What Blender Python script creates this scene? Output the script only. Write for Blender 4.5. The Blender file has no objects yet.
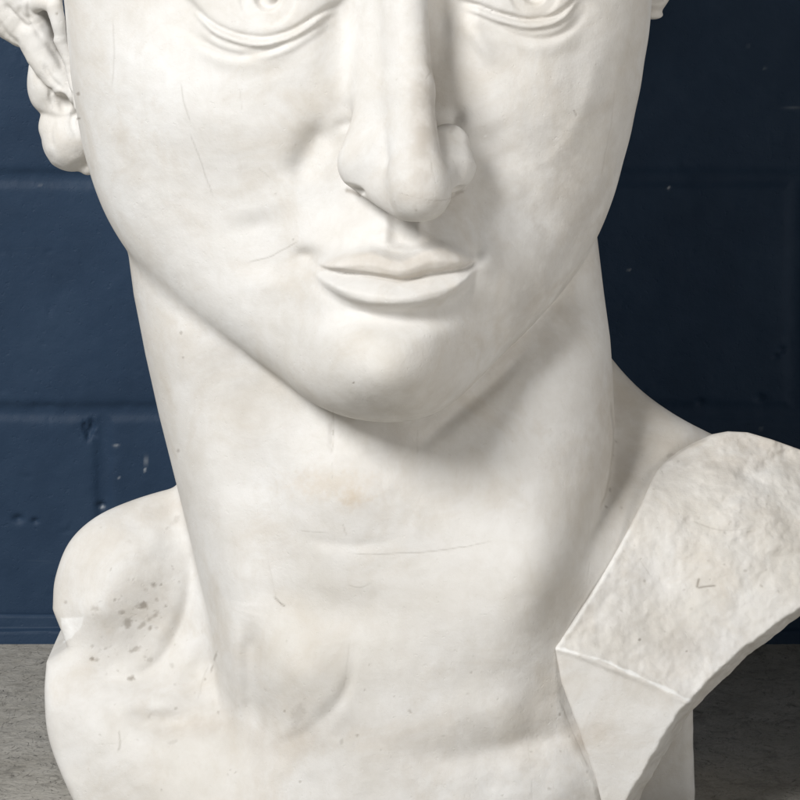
import bpy, math
import numpy as np

# ------------------------------------------------------------------ camera, world, light
sc = bpy.context.scene
F0 = 3041.0            # focal length in photo pixels; also camera distance in model units
U = 2.4 / F0           # one model unit in metres
CAMH = 0.75
ROW0 = -133.0            # picture row of the horizon
cam_d = bpy.data.cameras.new("camera")
cam = bpy.data.objects.new("camera", cam_d)
sc.collection.objects.link(cam)
cam.location = (0, -2.4, CAMH)
cam.rotation_euler = (math.pi / 2, 0, 0)
cam_d.sensor_width = 36
cam_d.lens = F0 / 800 * 36
cam_d.shift_y = -(400 - ROW0) / 800
cam_d.clip_end = 50
sc.camera = cam

world = bpy.data.worlds.new("World")
sc.world = world
world.use_nodes = True
world.node_tree.nodes["Background"].inputs[0].default_value = (0.92, 0.96, 1.0, 1)
world.node_tree.nodes["Background"].inputs[1].default_value = 0.055


def area(name, loc, target, size, sizey, power, color):
    ld = bpy.data.lights.new(name, 'AREA')
    ld.shape = 'RECTANGLE'
    ld.size, ld.size_y, ld.energy, ld.color = size, sizey, power, color
    o = bpy.data.objects.new(name, ld)
    sc.collection.objects.link(o)
    o.location = loc
    from mathutils import Vector
    o.rotation_euler = (Vector(target) - Vector(loc)).to_track_quat('-Z', 'Y').to_euler()
    return o


key = area("softbox_key", (-1.75, -2.45, 2.45), (0, 0, 0.42), 1.2, 1.2, 163, (1.0, 0.995, 0.985))
fill = area("softbox_fill", (1.25, -1.05, 0.6), (0.05, -0.1, 0.6), 0.8, 0.8, 1.75, (1.0, 0.965, 0.92))
fill.data.spread = math.radians(65)
sc.view_settings.view_transform = 'Standard'
sc.view_settings.look = 'None'
sc.view_settings.exposure = 0
sc.view_settings.gamma = 1

FV = ROW0 + CAMH / U      # floor level in model units

# ------------------------------------------------------------------ numeric helpers
# model units: X to the right, V downwards, Y away from the camera


def to_world(X, V, Y):
    return np.stack([(X - 400) * U, Y * U, CAMH - (V - ROW0) * U], -1)


def PX(u, Y):
    return 400 + (u - 400) * (F0 + Y) / F0


def PV(v, Y):
    return ROW0 + (v - ROW0) * (F0 + Y) / F0


def P(u, v, Y):
    return (PX(u, Y), PV(v, Y), Y)


def sstep(x, a, b):      # b < a gives a falling step
    t = np.clip((x - a) / (b - a), 0, 1)
    return t * t * (3 - 2 * t)


def smin(a, b, k):
    h = np.clip(0.5 + 0.5 * (b - a) / k, 0, 1)
    return b * (1 - h) + a * h - k * h * (1 - h)


def smax(a, b, k):
    return -smin(-a, -b, k)


def ell(p, c, r):
    x, y, z = (p[0] - c[0]) / r[0], (p[1] - c[1]) / r[1], (p[2] - c[2]) / r[2]
    k0 = np.sqrt(x * x + y * y + z * z) + 1e-9
    k1 = np.sqrt((x / r[0]) ** 2 + (y / r[1]) ** 2 + (z / r[2]) ** 2) + 1e-9
    return k0 * (k0 - 1) / k1


def cap(p, a, b, ra, rb):
    a = np.array(a, float); b = np.array(b, float)
    d = b - a
    L = (d * d).sum()
    t = np.clip(((p[0] - a[0]) * d[0] + (p[1] - a[1]) * d[1] + (p[2] - a[2]) * d[2]) / L, 0, 1)
    q = np.sqrt((p[0] - a[0] - t * d[0]) ** 2 + (p[1] - a[1] - t * d[1]) ** 2 + (p[2] - a[2] - t * d[2]) ** 2)
    return q - (ra + (rb - ra) * t)


def hsh(i, j, k, seed):
    n = (i * 374761393 + j * 668265263 + k * 2147483647 + seed * 974634777) & 0xFFFFFFFF
    n = ((n ^ (n >> 13)) * 1274126177) & 0xFFFFFFFF
    n = ((n ^ (n >> 16)) * 2246822519) & 0xFFFFFFFF
    return ((n ^ (n >> 15)) & 0xFFFF) / 65535.0


def noise(x, y, z, seed=0):
    """value noise in -1..1"""
    xi, yi, zi = np.floor(x).astype(np.int64), np.floor(y).astype(np.int64), np.floor(z).astype(np.int64)
    fx, fy, fz = x - xi, y - yi, z - zi
    fx = fx * fx * (3 - 2 * fx); fy = fy * fy * (3 - 2 * fy); fz = fz * fz * (3 - 2 * fz)
    r = 0
    for a in (0, 1):
        wx = fx if a else 1 - fx
        for b in (0, 1):
            wy = fy if b else 1 - fy
            for c in (0, 1):
                wz = fz if c else 1 - fz
                r = r + hsh(xi + a, yi + b, zi + c, seed) * wx * wy * wz
    return r * 2 - 1


def fbm(x, y, z, sc_, oct_=4, seed=0, gain=0.5):
    r = 0; a = 1; s = 0
    for i in range(oct_):
        f = 2.03 ** i / sc_
        r = r + a * noise(x * f + 17.3 * i, y * f + 5.1 * i, z * f + 9.7 * i, seed + i)
        s += a; a *= gain
    return r / s


def blur(a, s):
    if s <= 0: return a
    n = int(3 * s) + 1
    k = np.exp(-np.arange(-n, n + 1) ** 2 / (2 * s * s)); k /= k.sum()
    for ax in (0, 1):
        p = np.pad(a, [(n, n) if i == ax else (0, 0) for i in (0, 1)], mode='edge')
        o = 0
        for i, w in enumerate(k):
            sl = [slice(None)] * 2
            sl[ax] = slice(i, i + a.shape[ax])
            o = o + w * p[tuple(sl)]
        a = o
    return a


def polyseg(u, v, pts, closed=False):
    """unsigned distance to a polyline, and parameter 0..1 along it"""
    pts = np.array(pts, float)
    if closed: pts = np.vstack([pts, pts[:1]])
    L = np.hypot(*(pts[1:] - pts[:-1]).T); C = np.concatenate([[0], np.cumsum(L)])
    best = np.full(u.shape, 1e9); par = np.zeros(u.shape)
    for i in range(len(pts) - 1):
        a, d = pts[i], pts[i + 1] - pts[i]
        t = np.clip(((u - a[0]) * d[0] + (v - a[1]) * d[1]) / (d @ d + 1e-9), 0, 1)
        q = np.hypot(u - a[0] - t * d[0], v - a[1] - t * d[1])
        m = q < best
        best = np.where(m, q, best); par = np.where(m, (C[i] + t * L[i]) / C[-1], par)
    return best, par


def smoothline(pts, n=8):
    """Catmull-Rom through the points"""
    p = np.array(pts, float)
    p = np.vstack([2 * p[0] - p[1], p, 2 * p[-1] - p[-2]])
    out = []
    for i in range(1, len(p) - 2):
        for t in np.arange(n) / n:
            out.append(0.5 * ((2 * p[i]) + (-p[i - 1] + p[i + 1]) * t + (2 * p[i - 1] - 5 * p[i] + 4 * p[i + 1] - p[i + 2]) * t * t
                              + (-p[i - 1] + 3 * p[i] - 3 * p[i + 1] + p[i + 2]) * t ** 3))
    out.append(p[-2])
    return np.array(out)


def sdpoly(u, v, pts):
    pts = np.array(pts, float)
    d, _ = polyseg(u, v, pts, True)
    ins = np.zeros(u.shape, bool)
    n = len(pts)
    for i in range(n):
        a, b = pts[i], pts[(i + 1) % n]
        c = (a[1] > v) != (b[1] > v)
        with np.errstate(divide='ignore', invalid='ignore'):
            xx = a[0] + (v - a[1]) * (b[0] - a[0]) / (b[1] - a[1] + 1e-12)
        ins ^= c & (u < xx)
    return np.where(ins, -d, d)


# 2-D relief maps, one cell per unit
U0, V0, NU, NV = -120, -420, 1140, 1360
GU, GV = np.meshgrid(np.arange(NU) + U0, np.arange(NV) + V0, indexing='ij')
GU = GU.astype(float); GV = GV.astype(float)


def samp(m, u, v):
    x = np.clip(u - U0, 0, NU - 1.001); y = np.clip(v - V0, 0, NV - 1.001)
    i = x.astype(np.int64); j = y.astype(np.int64)
    fx = x - i; fy = y - j
    return (m[i, j] * (1 - fx) * (1 - fy) + m[i + 1, j] * fx * (1 - fy) + m[i, j + 1] * (1 - fx) * fy + m[i + 1, j + 1] * fx * fy)


def gs(cu, cv, su, sv, ang=0):
    du, dv = GU - cu, GV - cv
    if ang:
        c, s = math.cos(math.radians(ang)), math.sin(math.radians(ang))
        du, dv = du * c + dv * s, -du * s + dv * c
    return np.exp(-0.5 * ((du / su) ** 2 + (dv / sv) ** 2))


def ridge(pts, w, fade=0.15, sharp=2):
    """smooth line-shaped bump of half width w"""
    q = smoothline(pts, 5)
    m = w * 4 + 2
    i0, j0 = np.maximum(np.floor(q.min(0) - m - (U0, V0)).astype(int), 0)
    i1, j1 = np.minimum(np.ceil(q.max(0) + m - (U0, V0)).astype(int), (NU, NV))
    o = np.zeros((NU, NV))
    d, t = polyseg(GU[i0:i1, j0:j1], GV[i0:i1, j0:j1], q)
    e = np.clip(np.minimum(t, 1 - t) / max(fade, 1e-3), 0, 1) if fade else 1
    o[i0:i1, j0:j1] = np.exp(-0.5 * (d / w) ** sharp) * (e * e * (3 - 2 * e) if fade else 1)
    return o



def tps(pts):
    """thin-plate surface through (u, v, h) control points, on the map grid"""
    p = np.array(pts, float); n = len(p); S = 300.0
    x, y = p[:, 0] / S, p[:, 1] / S
    r2 = (x[:, None] - x) ** 2 + (y[:, None] - y) ** 2
    K = 0.5 * r2 * np.log(r2 + 1e-12) + np.eye(n) * 1e-4
    A = np.zeros((n + 3, n + 3)); A[:n, :n] = K
    A[:n, n] = 1; A[:n, n + 1] = x; A[:n, n + 2] = y; A[n:, :n] = A[:n, n:].T
    w = np.linalg.solve(A, np.concatenate([p[:, 2], [0, 0, 0]]))
    st = 4
    gu, gv = GU[::st, ::st] / S, GV[::st, ::st] / S
    o = w[n] + w[n + 1] * gu + w[n + 2] * gv
    for i in range(n):
        r2 = (gu - x[i]) ** 2 + (gv - y[i]) ** 2
        o = o + w[i] * 0.5 * r2 * np.log(r2 + 1e-12)
    a = np.linspace(0, o.shape[0] - 1.001, NU); b = np.linspace(0, o.shape[1] - 1.001, NV)
    a = np.clip(np.arange(NU) / st, 0, o.shape[0] - 1.001); b = np.clip(np.arange(NV) / st, 0, o.shape[1] - 1.001)
    i = a.astype(int)[:, None]; j = b.astype(int)[None, :]
    fa = a[:, None] - i; fb = b[None, :] - j
    return blur(o[i, j] * (1 - fa) * (1 - fb) + o[i + 1, j] * fa * (1 - fb) + o[i, j + 1] * (1 - fa) * fb + o[i + 1, j + 1] * fa * fb, 2)


# ------------------------------------------------------------------ the face relief


def face_map():
    H = np.zeros((NU, NV))
    H += 17 * gs(395, 272, 66, 46)                   # muzzle
    H += 26 * gs(380, 366, 42, 30)                   # chin
    H += -7 * gs(285, 345, 42, 26, 35) - 10 * gs(472, 345, 32, 26, -40) - 7 * gs(262, 290, 45, 40)
    H += -12 * gs(388, 320, 44, 9)                   # fold between lip and chin
    H += -11 * gs(305, 267, 10, 7) - 3 * gs(300, 285, 14, 30, 20)
    H += 8 * gs(489, 271, 10, 9) - 4 * gs(478, 262, 6, 5)
    H += -2.5 * ridge([(330, 138), (344, 129), (368, 130)], 4.5, .35)
    H += -9 * ridge([(336, 128), (318, 142), (304, 166), (290, 195)], 11, .3)       # fold beside the nose
    H += -4 * ridge([(478, 128), (492, 155), (504, 190)], 14, .4) - 6 * gs(457, 121, 7, 7)
    H += 12 * gs(205, 120, 70, 45, 20) + 10 * gs(555, 105, 50, 50)                  # cheeks
    H += -9 * gs(230, 235, 50, 45) - 3 * gs(535, 225, 30, 45)
    H += -7 * ridge([(250, 215), (262, 255), (268, 300)], 22, .3)
    H += -16 * gs(345, 20, 22, 36) - 14 * gs(446, 15, 14, 32)
    H += 4.5 * gs(471, 28, 7, 12, -40) + 4.5 * gs(483, 45, 7, 13, -38)                # small plane under the inner corner of the eye
    H += 2 * ridge([(598, 40), (594, 95), (572, 150), (540, 190)], 7, .4)
    # philtrum
    H += -7.0 * ridge([(404, 208), (403, 232), (402, 254)], 9.5, 0.12, 3)
    H += 4 * ridge([(386, 214), (385, 234), (382, 250)], 4.5, .2) + 4 * ridge([(420, 216), (420, 234), (422, 248)], 4.5, .2)
    # lips, column by column
    x = GU[:, 0]
    ve = np.interp(x, [308, 325, 345, 358, 370, 382, 392, 401, 410, 420, 432, 445, 460, 480],
                   [275, 269, 260, 254.5, 252.5, 255, 259, 260, 258, 253, 249.5, 250, 257, 268])
    vm = np.interp(x, [308, 325, 345, 365, 385, 400, 415, 430, 450, 465, 480], [273, 275.5, 276.5, 277, 279.5, 281.5, 279.5, 276, 275, 273.5, 269])
    vl = np.interp(x, [308, 322, 335, 350, 370, 395, 420, 440, 458, 468, 474, 480], [277, 289, 296, 302, 306.5, 308, 307, 304, 297, 289, 281, 273])
    tw = np.clip(np.minimum((x - 312) / 26, (479 - x) / 20), 0, 1) ** 0.7
    L = np.zeros_like(H)
    for i in range(len(x)):
        if tw[i] <= 0: continue
        g = GV[i]; e, m, l, t = ve[i], vm[i], vl[i], tw[i]
        nv = [e - 16, e - 5, e - 1, e + 2.5, .5 * (e + m) + 1, m - 2.5, m, m + 2.5, m + 8, .5 * (m + l) + 2, l - 5, l - 1, l + 3, l + 9, l + 30]
        nh = [0, 1, 4, 15.5, 16, 9, -2.2, 1, 9, 16, 14, 9, 0, -4, 0]
        L[i] = np.interp(g, nv, nh) * t
    H += blur(L, 1.35)
    H += -3 * ridge([(306, 271), (318, 274), (330, 276)], 2.2, .4) - 3 * ridge([(466, 274), (474, 270), (481, 266)], 2.2, .4)
    # eyes
    for cu, cv, ru, rim, crease, ir in (
        (262, -8, 78, [(168, -4), (186, 2), (198, 14), (214, 27), (238, 36), (264, 39), (290, 32), (310, 20), (326, 10), (342, 4)],
         [(176, 22), (200, 42), (232, 54), (262, 51), (288, 40), (308, 27)], (267, -2, 30)),
        (524, -12, 66, [(440, -6), (456, 0), (480, 7), (502, 15), (530, 21), (554, 18), (570, 9), (582, -4), (600, -8)],
         [(478, 18), (497, 26), (520, 35), (545, 38), (565, 33), (580, 22), (592, 8)], (536, -6, 26)),
    ):
        rim = smoothline(rim); crease = smoothline(crease)
        inner = GV - np.interp(GU, rim[:, 0], rim[:, 1])          # >0 below the rim
        w = np.clip(1 - ((GU - cu) / ru) ** 2, 0, 1)
        w = w * w * (3 - 2 * w); w = np.clip(w * 1.8, 0, 1)
        H += -15 * gs(cu, cv - 5, ru * .75, 32)
        eyeb = 15 * np.sqrt(np.clip(1 - ((GU - cu) / (ru * 1.05)) ** 2 - ((GV - cv + 6) / 62) ** 2, 0, 1))
        top = np.clip((GV - (cv - 42 * np.sqrt(np.clip(1 - ((GU - cu) / ru) ** 2, 0, 1)))) / 3, 0, 1)
        H += blur(eyeb * np.clip(-inner / 3, 0, 1) * top, 1.9)
        prof = np.interp(inner, [-4, 0, 3, 7.5, 10.5, 17, 23, 34, 60], [0, 1.5, 9, 10.5, 4.5, 4.5, 1.5, 1, 0])
        H += blur(prof * w, 1.15)
        H += -3.5 * ridge(crease + np.array([0, 2]), 3.0, .3) + 3.0 * ridge(crease + np.array([0, 9]), 7, .3)
        # carved iris and pupil
        r = np.hypot(GU - ir[0], GV - ir[1])
        inside = np.clip(-inner / 3, 0, 1)
        H += blur((-2.2 * np.clip((ir[2] - r) / 2.5, 0, 1) - 9 * np.clip((ir[2] * .5 - r) / 4, 0, 1)
                   + 9 * np.exp(-.5 * (np.hypot(GU - ir[0] - 5, GV - ir[1] + 1) / 4.5) ** 2)) * inside, .8)
        # upper lid and brow, above the picture
        ul = [(cu - ru * .95, cv), (cu - ru * .6, cv - 32), (cu, cv - 46), (cu + ru * .6, cv - 34), (cu + ru * .95, cv + 4)]
        H += 12 * ridge(ul, 7, .1) - 5 * ridge([(a, b - 17) for a, b in ul], 4, .2)
        H += 24 * ridge([(cu - ru, cv - 62), (cu, cv - 92), (cu + ru, cv - 70)], 18, .3)
    H += 12 * gs(400, -110, 60, 40)
    # faint hand-worked unevenness
    z = GU * 0
    H += 1.6 * fbm(GU, GV, z, 60, 3, 3) + .35 * fbm(GU, GV, z, 12, 2, 9)
    return H


FACE = face_map()

# outline of the head seen from the front (photo pixels), around the centre (398, 60)
HC = (398, 60)


def head_yc(X, V):
    return 30 - 158 * sstep(V, 120, 400) * np.exp(-.5 * ((X - 388) / 135) ** 2)


def head_radius():
    out = [(66, 0), (70, 50), (78, 110), (90, 168), (106, 212), (126, 246), (158, 283), (195, 318), (238, 345), (276, 371), (306, 396), (340, 412), (385, 419),
           (420, 416), (444, 407), (473, 382), (501, 353), (539, 315), (572, 276), (592, 244), (608, 208), (622, 160), (634, 110), (643, 60), (650, 5),
           (652, -80), (640, -170), (600, -260), (520, -330), (400, -360), (270, -345), (160, -290), (90, -200), (64, -110), (62, -50)]
    th, rr = [], []
    for u, v in out:
        yc = head_yc(np.float64(u), np.float64(v))
        x, y = PX(u, yc) - HC[0], PV(v, yc) - HC[1]
        th.append(math.atan2(y, x)); rr.append(math.hypot(x, y))
    o = np.argsort(th); th = np.array(th)[o]; rr = np.array(rr)[o]
    a = np.linspace(-math.pi, math.pi, 1441)
    r = np.interp(a, np.concatenate([th - 2 * math.pi, th, th + 2 * math.pi]), np.tile(rr, 3))
    k = np.exp(-.5 * (np.arange(-24, 25) / 8.0) ** 2); k /= k.sum()
    r = np.convolve(np.concatenate([r[-25:-1], r, r[1:25]]), k, 'valid')
    return a, r


HA, HR = head_radius()


def sd_head(p):
    X, V, Y = p
    KF = F0 / (F0 - 150 - 72 * sstep(V, 10, 250) + 25 * sstep(V, 300, 400))
    uf = 400 + (X - 400) * KF; vf = ROW0 + (V - ROW0) * KF
    Yc = head_yc(X, V)
    front = sstep(Y, 20, -60)
    Ys = Y + samp(FACE, uf, vf) * front
    dx, dv = X - HC[0], V - HC[1]
    rho = np.hypot(dx, dv) + 1e-6
    R = np.interp(np.arctan2(dv, dx), HA, HR)
    dback = 340 - 190 * sstep(V, 120, 330)
    D = np.where(Ys < Yc, 168.0, dback)
    t = rho / R; w = np.abs(Ys - Yc) / D
    e = 2.35
    k0 = (t ** e + w ** e) ** (1 / e)
    k1 = np.sqrt((t / R) ** 2 + (w / D) ** 2) + 1e-6
    return (k0 - 1) * np.maximum(k0, .3) / k1


def sd_nose(p):
    d = cap(p, P(403, -45, -146), P(411, 90, -190), 21, 20)
    d = smin(d, cap(p, P(411, 90, -190), P(416, 168, -224), 20, 24), 12)
    d = smin(d, ell(p, P(419, 188, -220), (30, 31, 33)), 12)
    d = smin(d, cap(p, P(382, 10, -126), P(378, 140, -168), 18, 26), 34)
    d = smin(d, cap(p, P(372, 150, -164), P(368, 163, -172), 25, 29), 16)
    d = smin(d, cap(p, P(384, 150, -186), P(390, 186, -200), 14, 17), 16)
    d = smin(d, cap(p, P(448, 146, -166), P(446, 163, -172), 21, 29), 10)
    d = smin(d, cap(p, P(439, 140, -182), P(440, 176, -202), 12, 15), 10)
    d = smin(d, cap(p, P(368, 182, -184), P(404, 202, -210), 12, 15), 12)
    d = smin(d, cap(p, P(455, 180, -188), P(430, 203, -212), 9, 13), 9)
    d = smax(d, -ell(p, P(345, 192, -194), (19, 7, 24)), 3)
    d = smax(d, -ell(p, P(461, 193, -196), (14, 7, 20)), 3)
    return d


# ------------------------------------------------------------------ the neck
KN = F0 / (F0 - 90)


def neck_map():
    H = np.zeros((NU, NV))
    H += 12 * ridge([(175, 300), (196, 400), (218, 520), (240, 640), (262, 730)], 30, .15)
    H += -9 * ridge([(262, 420), (258, 520), (275, 600), (262, 650)], 24, .3)
    H += 15 * gs(352, 475, 44, 34) - 1 * gs(350, 548, 80, 20)
    H += -1.0 * ridge([(286, 522), (316, 533), (350, 537), (385, 533), (415, 522)], 4, .45) + 1.2 * ridge([(300, 545), (350, 552), (400, 545)], 8, .3)
    H += -10 * gs(335, 604, 42, 20)
    H += 7 * ridge([(232, 600), (236, 680), (244, 750)], 8, .3)
    H += 5 * ridge([(560, 330), (560, 430), (530, 540), (470, 620), (400, 690)], 40, .3)
    H += -36 * gs(525, 318, 66, 32, -42)
    H += -5 * ridge([(404, 452), (430, 434), (458, 412), (500, 382), (540, 345)], 5, .35) + 2.5 * ridge([(414, 458), (450, 434), (490, 402), (540, 362)], 9, .35)
    H += 34 * gs(545, 595, 46, 60)
    H += 15 * gs(306, 660, 24, 34, -12) - 2 * ridge([(352, 630), (350, 668), (330, 704), (300, 732), (262, 752)], 4.5, .3) - 9 * ridge([(256, 610), (250, 680), (258, 740)], 9, .3)
    H += -2.5 * ridge([(333, 408), (333, 430), (332, 455)], 2.0, .4)
    z = GU * 0
    H += 1.8 * fbm(GU, GV, z, 70, 3, 33) + .4 * fbm(GU, GV, z, 14, 2, 39)
    return H


NECK = neck_map()
_nv = [100, 200, 240, 300, 360, 420, 480, 540, 600, 660, 720, 800, 900]
_nl = [118, 121, 125, 133, 145, 159, 175, 191, 206, 215, 219, 222, 225]
_nr_v = [100, 200, 240, 300, 345, 390, 430, 470, 500, 530, 560, 600, 640, 700, 900]
_nr = [585, 592, 597, 604, 610, 613, 614, 611, 605, 598, 588, 572, 562, 560, 560]


def sd_neck(p):
    X, V, Y = p
    Yc = 60 - 30 * sstep(V, 250, 700)
    xl = PX(np.interp(V, _nv, _nl), 40); xr = PX(np.interp(V, _nr_v, _nr), 50)
    cx, a = (xl + xr) / 2, (xr - xl) / 2
    un = 400 + (X - 400) * KN; vn = ROW0 + (V - ROW0) * KN
    Ys = Y + samp(NECK, un, vn) * sstep(Y, 40, -20)
    D = np.where(Ys < Yc, 156 + 14 * sstep(V, 360, 560), 170.0)
    t = np.abs(X - cx) / a; w = np.abs(Ys - Yc) / D
    e = 2.35
    k0 = (t ** e + w ** e) ** (1 / e)
    k1 = np.sqrt((t / a) ** 2 + (w / D) ** 2) + 1e-6
    d = (k0 - 1) * np.maximum(k0, .3) / k1
    return smax(d, np.maximum(V - FV, 60 - V), 5)


# ------------------------------------------------------------------ shoulders and chest
T_OUT = smoothline([(330, 520), (210, 482), (178, 486), (130, 500), (92, 518), (66, 544), (53, 580), (51, 612)], 5).tolist() + \
    [(60, 634), (66, 650)] + \
    smoothline([(45, 664), (43, 700), (48, 745), (70, 800), (95, 846), (110, 880)], 5).tolist() + \
    [(612, 880), (612, 800), (630, 720), (680, 680), (780, 600), (840, 520), (800, 462)] + \
    smoothline([(730, 440), (680, 414), (640, 384), (607, 344), (585, 300), (500, 300)], 5).tolist()


def torso_maps():
    pts = [(200, 470, 70), (178, 490, 62), (120, 508, 52), (70, 545, 40), (52, 590, 30), (56, 640, 10), (110, 560, 10), (150, 530, 26), (90, 610, -4),
           (160, 590, 12), (195, 560, 24), (130, 625, 8), (195, 620, 8), (170, 655, 2), (110, 668, -2), (60, 690, -22), (150, 684, -18), (205, 672, -12), (50, 740, -30), (110, 715, -46), (160, 712, -50),
           (205, 712, -52), (215, 640, -12), (80, 790, -52), (200, 760, -88), (200, 820, -120), (300, 800, -138), (400, 800, -146), (500, 800, -142), (570, 780, -122),
           (300, 700, -118), (400, 700, -120), (480, 690, -126), (540, 670, -120), (560, 720, -104), (590, 740, -90), (620, 800, -90), (300, 600, -70), (400, 600, -80),
           (520, 625, -126), (500, 560, -110), (620, 380, 110), (620, 450, 54), (660, 430, 74), (715, 440, 85), (640, 500, 8), (600, 560, -60), (575, 620, -92), (800, 500, 60), (800, 620, 30), (700, 650, 0),
           (100, 880, -55), (600, 880, -90), (400, 880, -146), (0, 700, -20)]
    H = -tps(pts)
    H += 14 * gs(298, 668, 25, 36, -15) - 4 * ridge([(352, 630), (350, 668), (330, 704), (300, 732), (262, 752)], 4.5, .3)
    H += -6 * ridge([(262, 630), (256, 680), (262, 740)], 9, .3)
    H += -8 * ridge([(390, 752), (460, 752), (530, 742), (585, 728)], 10, .3) + 5 * ridge([(400, 716), (470, 712), (540, 705)], 16, .3)
    H += -11 * ridge([(100, 724), (150, 722), (190, 723), (224, 722)], 10, .5) + 7 * ridge([(90, 700), (150, 701), (218, 700)], 11, .4)
    H += -6 * ridge([(200, 500), (196, 560), (186, 612), (166, 654), (138, 678), (104, 676), (76, 664)], 6, .3) + 5 * ridge([(206, 580), (200, 630), (182, 668), (150, 692)], 9, .3)
    H += -8 * ridge([(214, 640), (219, 680), (219, 722)], 5, .3)
    z = GU * 0
    H += 3.0 * fbm(GU, GV, z, 60, 3, 63) + .8 * fbm(GU, GV, z, 14, 3, 69)
    # the small fresh chip at the left edge
    return H, blur(sdpoly(GU, GV, T_OUT), 1.0)




def bake(H, *more):
    """relief given over the photo plane -> the same relief over world X, V"""
    u, v = GU.copy(), GV.copy()
    for _ in range(5):
        Y = -samp(H, u, v)
        k = F0 / (F0 + Y)
        u = 400 + (GU - 400) * k; v = ROW0 + (GV - ROW0) * k
    return [samp(m, u, v) for m in (H,) + more]


TORSO, TOUT = bake(*torso_maps())


def sd_torso(p):
    X, V, Y = p
    h = samp(TORSO, X, V)
    f = (-h - Y) * 0.8
    g = samp(TOUT, X, V) + .24 * np.maximum(0, Y + h) * sstep(V, 640, 500)
    d = smax(f, g, 22 - 10 * sstep(X, 300, 150))
    d = smax(d, Y - 190, 10)
    return smax(d, V - FV, 4)


def sd_body(p):
    d = smin(sd_neck(p), sd_torso(p), 19 - 12 * sstep(p[0], 480, 580) * sstep(p[1], 600, 540))
    hd = smin(sd_head(p), sd_nose(p), 11 + 22 * sstep(p[0], 415, 385) * sstep(p[1], 130, 80))
    d = smin(d, hd, 5 + 4 * sstep(p[0], 360, 260))
    # fresh chip on the left shoulder edge
    q = ell(p, P(38, 634, -26), (36, 14, 42))
    return smax(d, -q, 2)


# ------------------------------------------------------------------ the sling over the right shoulder
S_OUT = smoothline([(555, 649), (590, 596), (618, 548), (640, 506), (656, 472), (676, 452)], 5).tolist() + \
    [(694, 442), (712, 434), (728, 431), (748, 432), (772, 439), (800, 449), (850, 476), (880, 540)] + \
    [(855, 592), (805, 627), (786, 639), (771, 655), (752, 668), (739, 684), (722, 699), (705, 714), (695, 724), (686, 742), (670, 764), (661, 778), (646, 804), (634, 830), (622, 858),
     (616, 862), (596, 780), (577, 725), (562, 685)]


def sling_maps():
    A = tps([(555, 648, -112), (600, 590, -80), (640, 510, -18), (665, 455, 46), (715, 434, 60), (745, 434, 62), (620, 660, -112), (690, 700, -116), (700, 560, -45), (760, 500, -2),
             (720, 640, -84), (660, 580, -52), (800, 620, -60), (800, 460, 55), (850, 560, -20), (680, 500, -8), (740, 560, -42)])
    # lower facet: a plane turned towards the front left
    lin = (GV - 648) - (GU - 555) * (54 / 135.0)
    B = -112 - (GU - 555) * .06 - lin * 0.05 + .0006 * np.clip(lin, 0, 200) ** 2
    Hs = -np.where(lin < 0, A, B)
    Hs = blur(Hs, 1.5)
    z = GU * 0
    up = sstep(-lin, -4, 10)
    rough = sstep(GU + .35 * (GV - 430), 640, 780) * sstep(620 - GV, 0, 120)
    Hs += up * (4.2 * fbm(GU, GV, z, 46, 5, 83, .6) - 2.5 * np.abs(fbm(GU, GV * 1.4, z, 30, 3, 82)) + rough * (5.0 * fbm(GU, GV * 1.3, z, 26, 5, 84, .6) - 9 * np.abs(fbm(GU, GV * 1.5, z, 44, 3, 86))))
    Hs += .8 * fbm(GU, GV, z, 25, 3, 87) + up * .8 * fbm(GU, GV, z, 9, 3, 93, .6)
    Hs += 1.5 * ridge([(555, 648), (600, 660), (645, 680), (690, 702)], 2.5, 0)
    Hs += .9 * ridge([(560, 645), (590, 600), (618, 556), (642, 512), (660, 476)], 2.5, 0) - .4 * ridge([(572, 648), (604, 604), (632, 560), (656, 520), (672, 480)], 2.2, .1)
    d2 = sdpoly(GU, GV, S_OUT)
    brk = polyseg(GU, GV, [(880, 560), (800, 618), (689, 716), (615, 850)])[0]
    d2 = d2 + 3.0 * fbm(GU, GV, z, 24, 5, 88, .6) * np.exp(-brk / 20) + 1.6 * fbm(GU, GV, z, 8, 3, 92) * np.exp(-brk / 14)
    cham = sdpoly(GU, GV, [(500, 380), (900, 380), (900, 550), (850, 576), (802, 606), (790, 615), (770, 630), (748, 644), (728, 662), (706, 682), (690, 700), (676, 716), (662, 740), (644, 770), (632, 792), (622, 815), (600, 860), (500, 860)])
    cham = cham + 0.5 + 3.4 * fbm(GU, GV, z, 16, 5, 89, .6)
    return Hs, d2, blur(cham, .4)


SLH, SLO, SLC = bake(*sling_maps())


def sd_sling(p):
    X, V, Y = p
    h = samp(SLH, X, V)
    f = (-h - Y)
    d = smax(f * .75, samp(SLO, X, V) + .24 * np.maximum(0, Y + h) * sstep(V, 620, 520), 3.5)
    c = (f * .5 + samp(SLC, X, V)) * .85
    d = smax(d, c, 1.5)
    d = smax(d, -f - 130, 6)
    return smax(d, V - FV, 4)


def sd_back(p):
    X, V, Y = p
    x1 = PX(693, 20)
    d = smax(np.maximum(X - x1 - .02 * (V - 700), PX(430, 20) - X), np.maximum(12 - Y, Y - 190), 14)
    d = d + 1.2 * fbm(X, V, Y, 40, 4, 95) + .35 * fbm(X, V, Y, 10, 2, 96)
    return smax(smax(d, V - FV, 4), 560 - V, 20)


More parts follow.
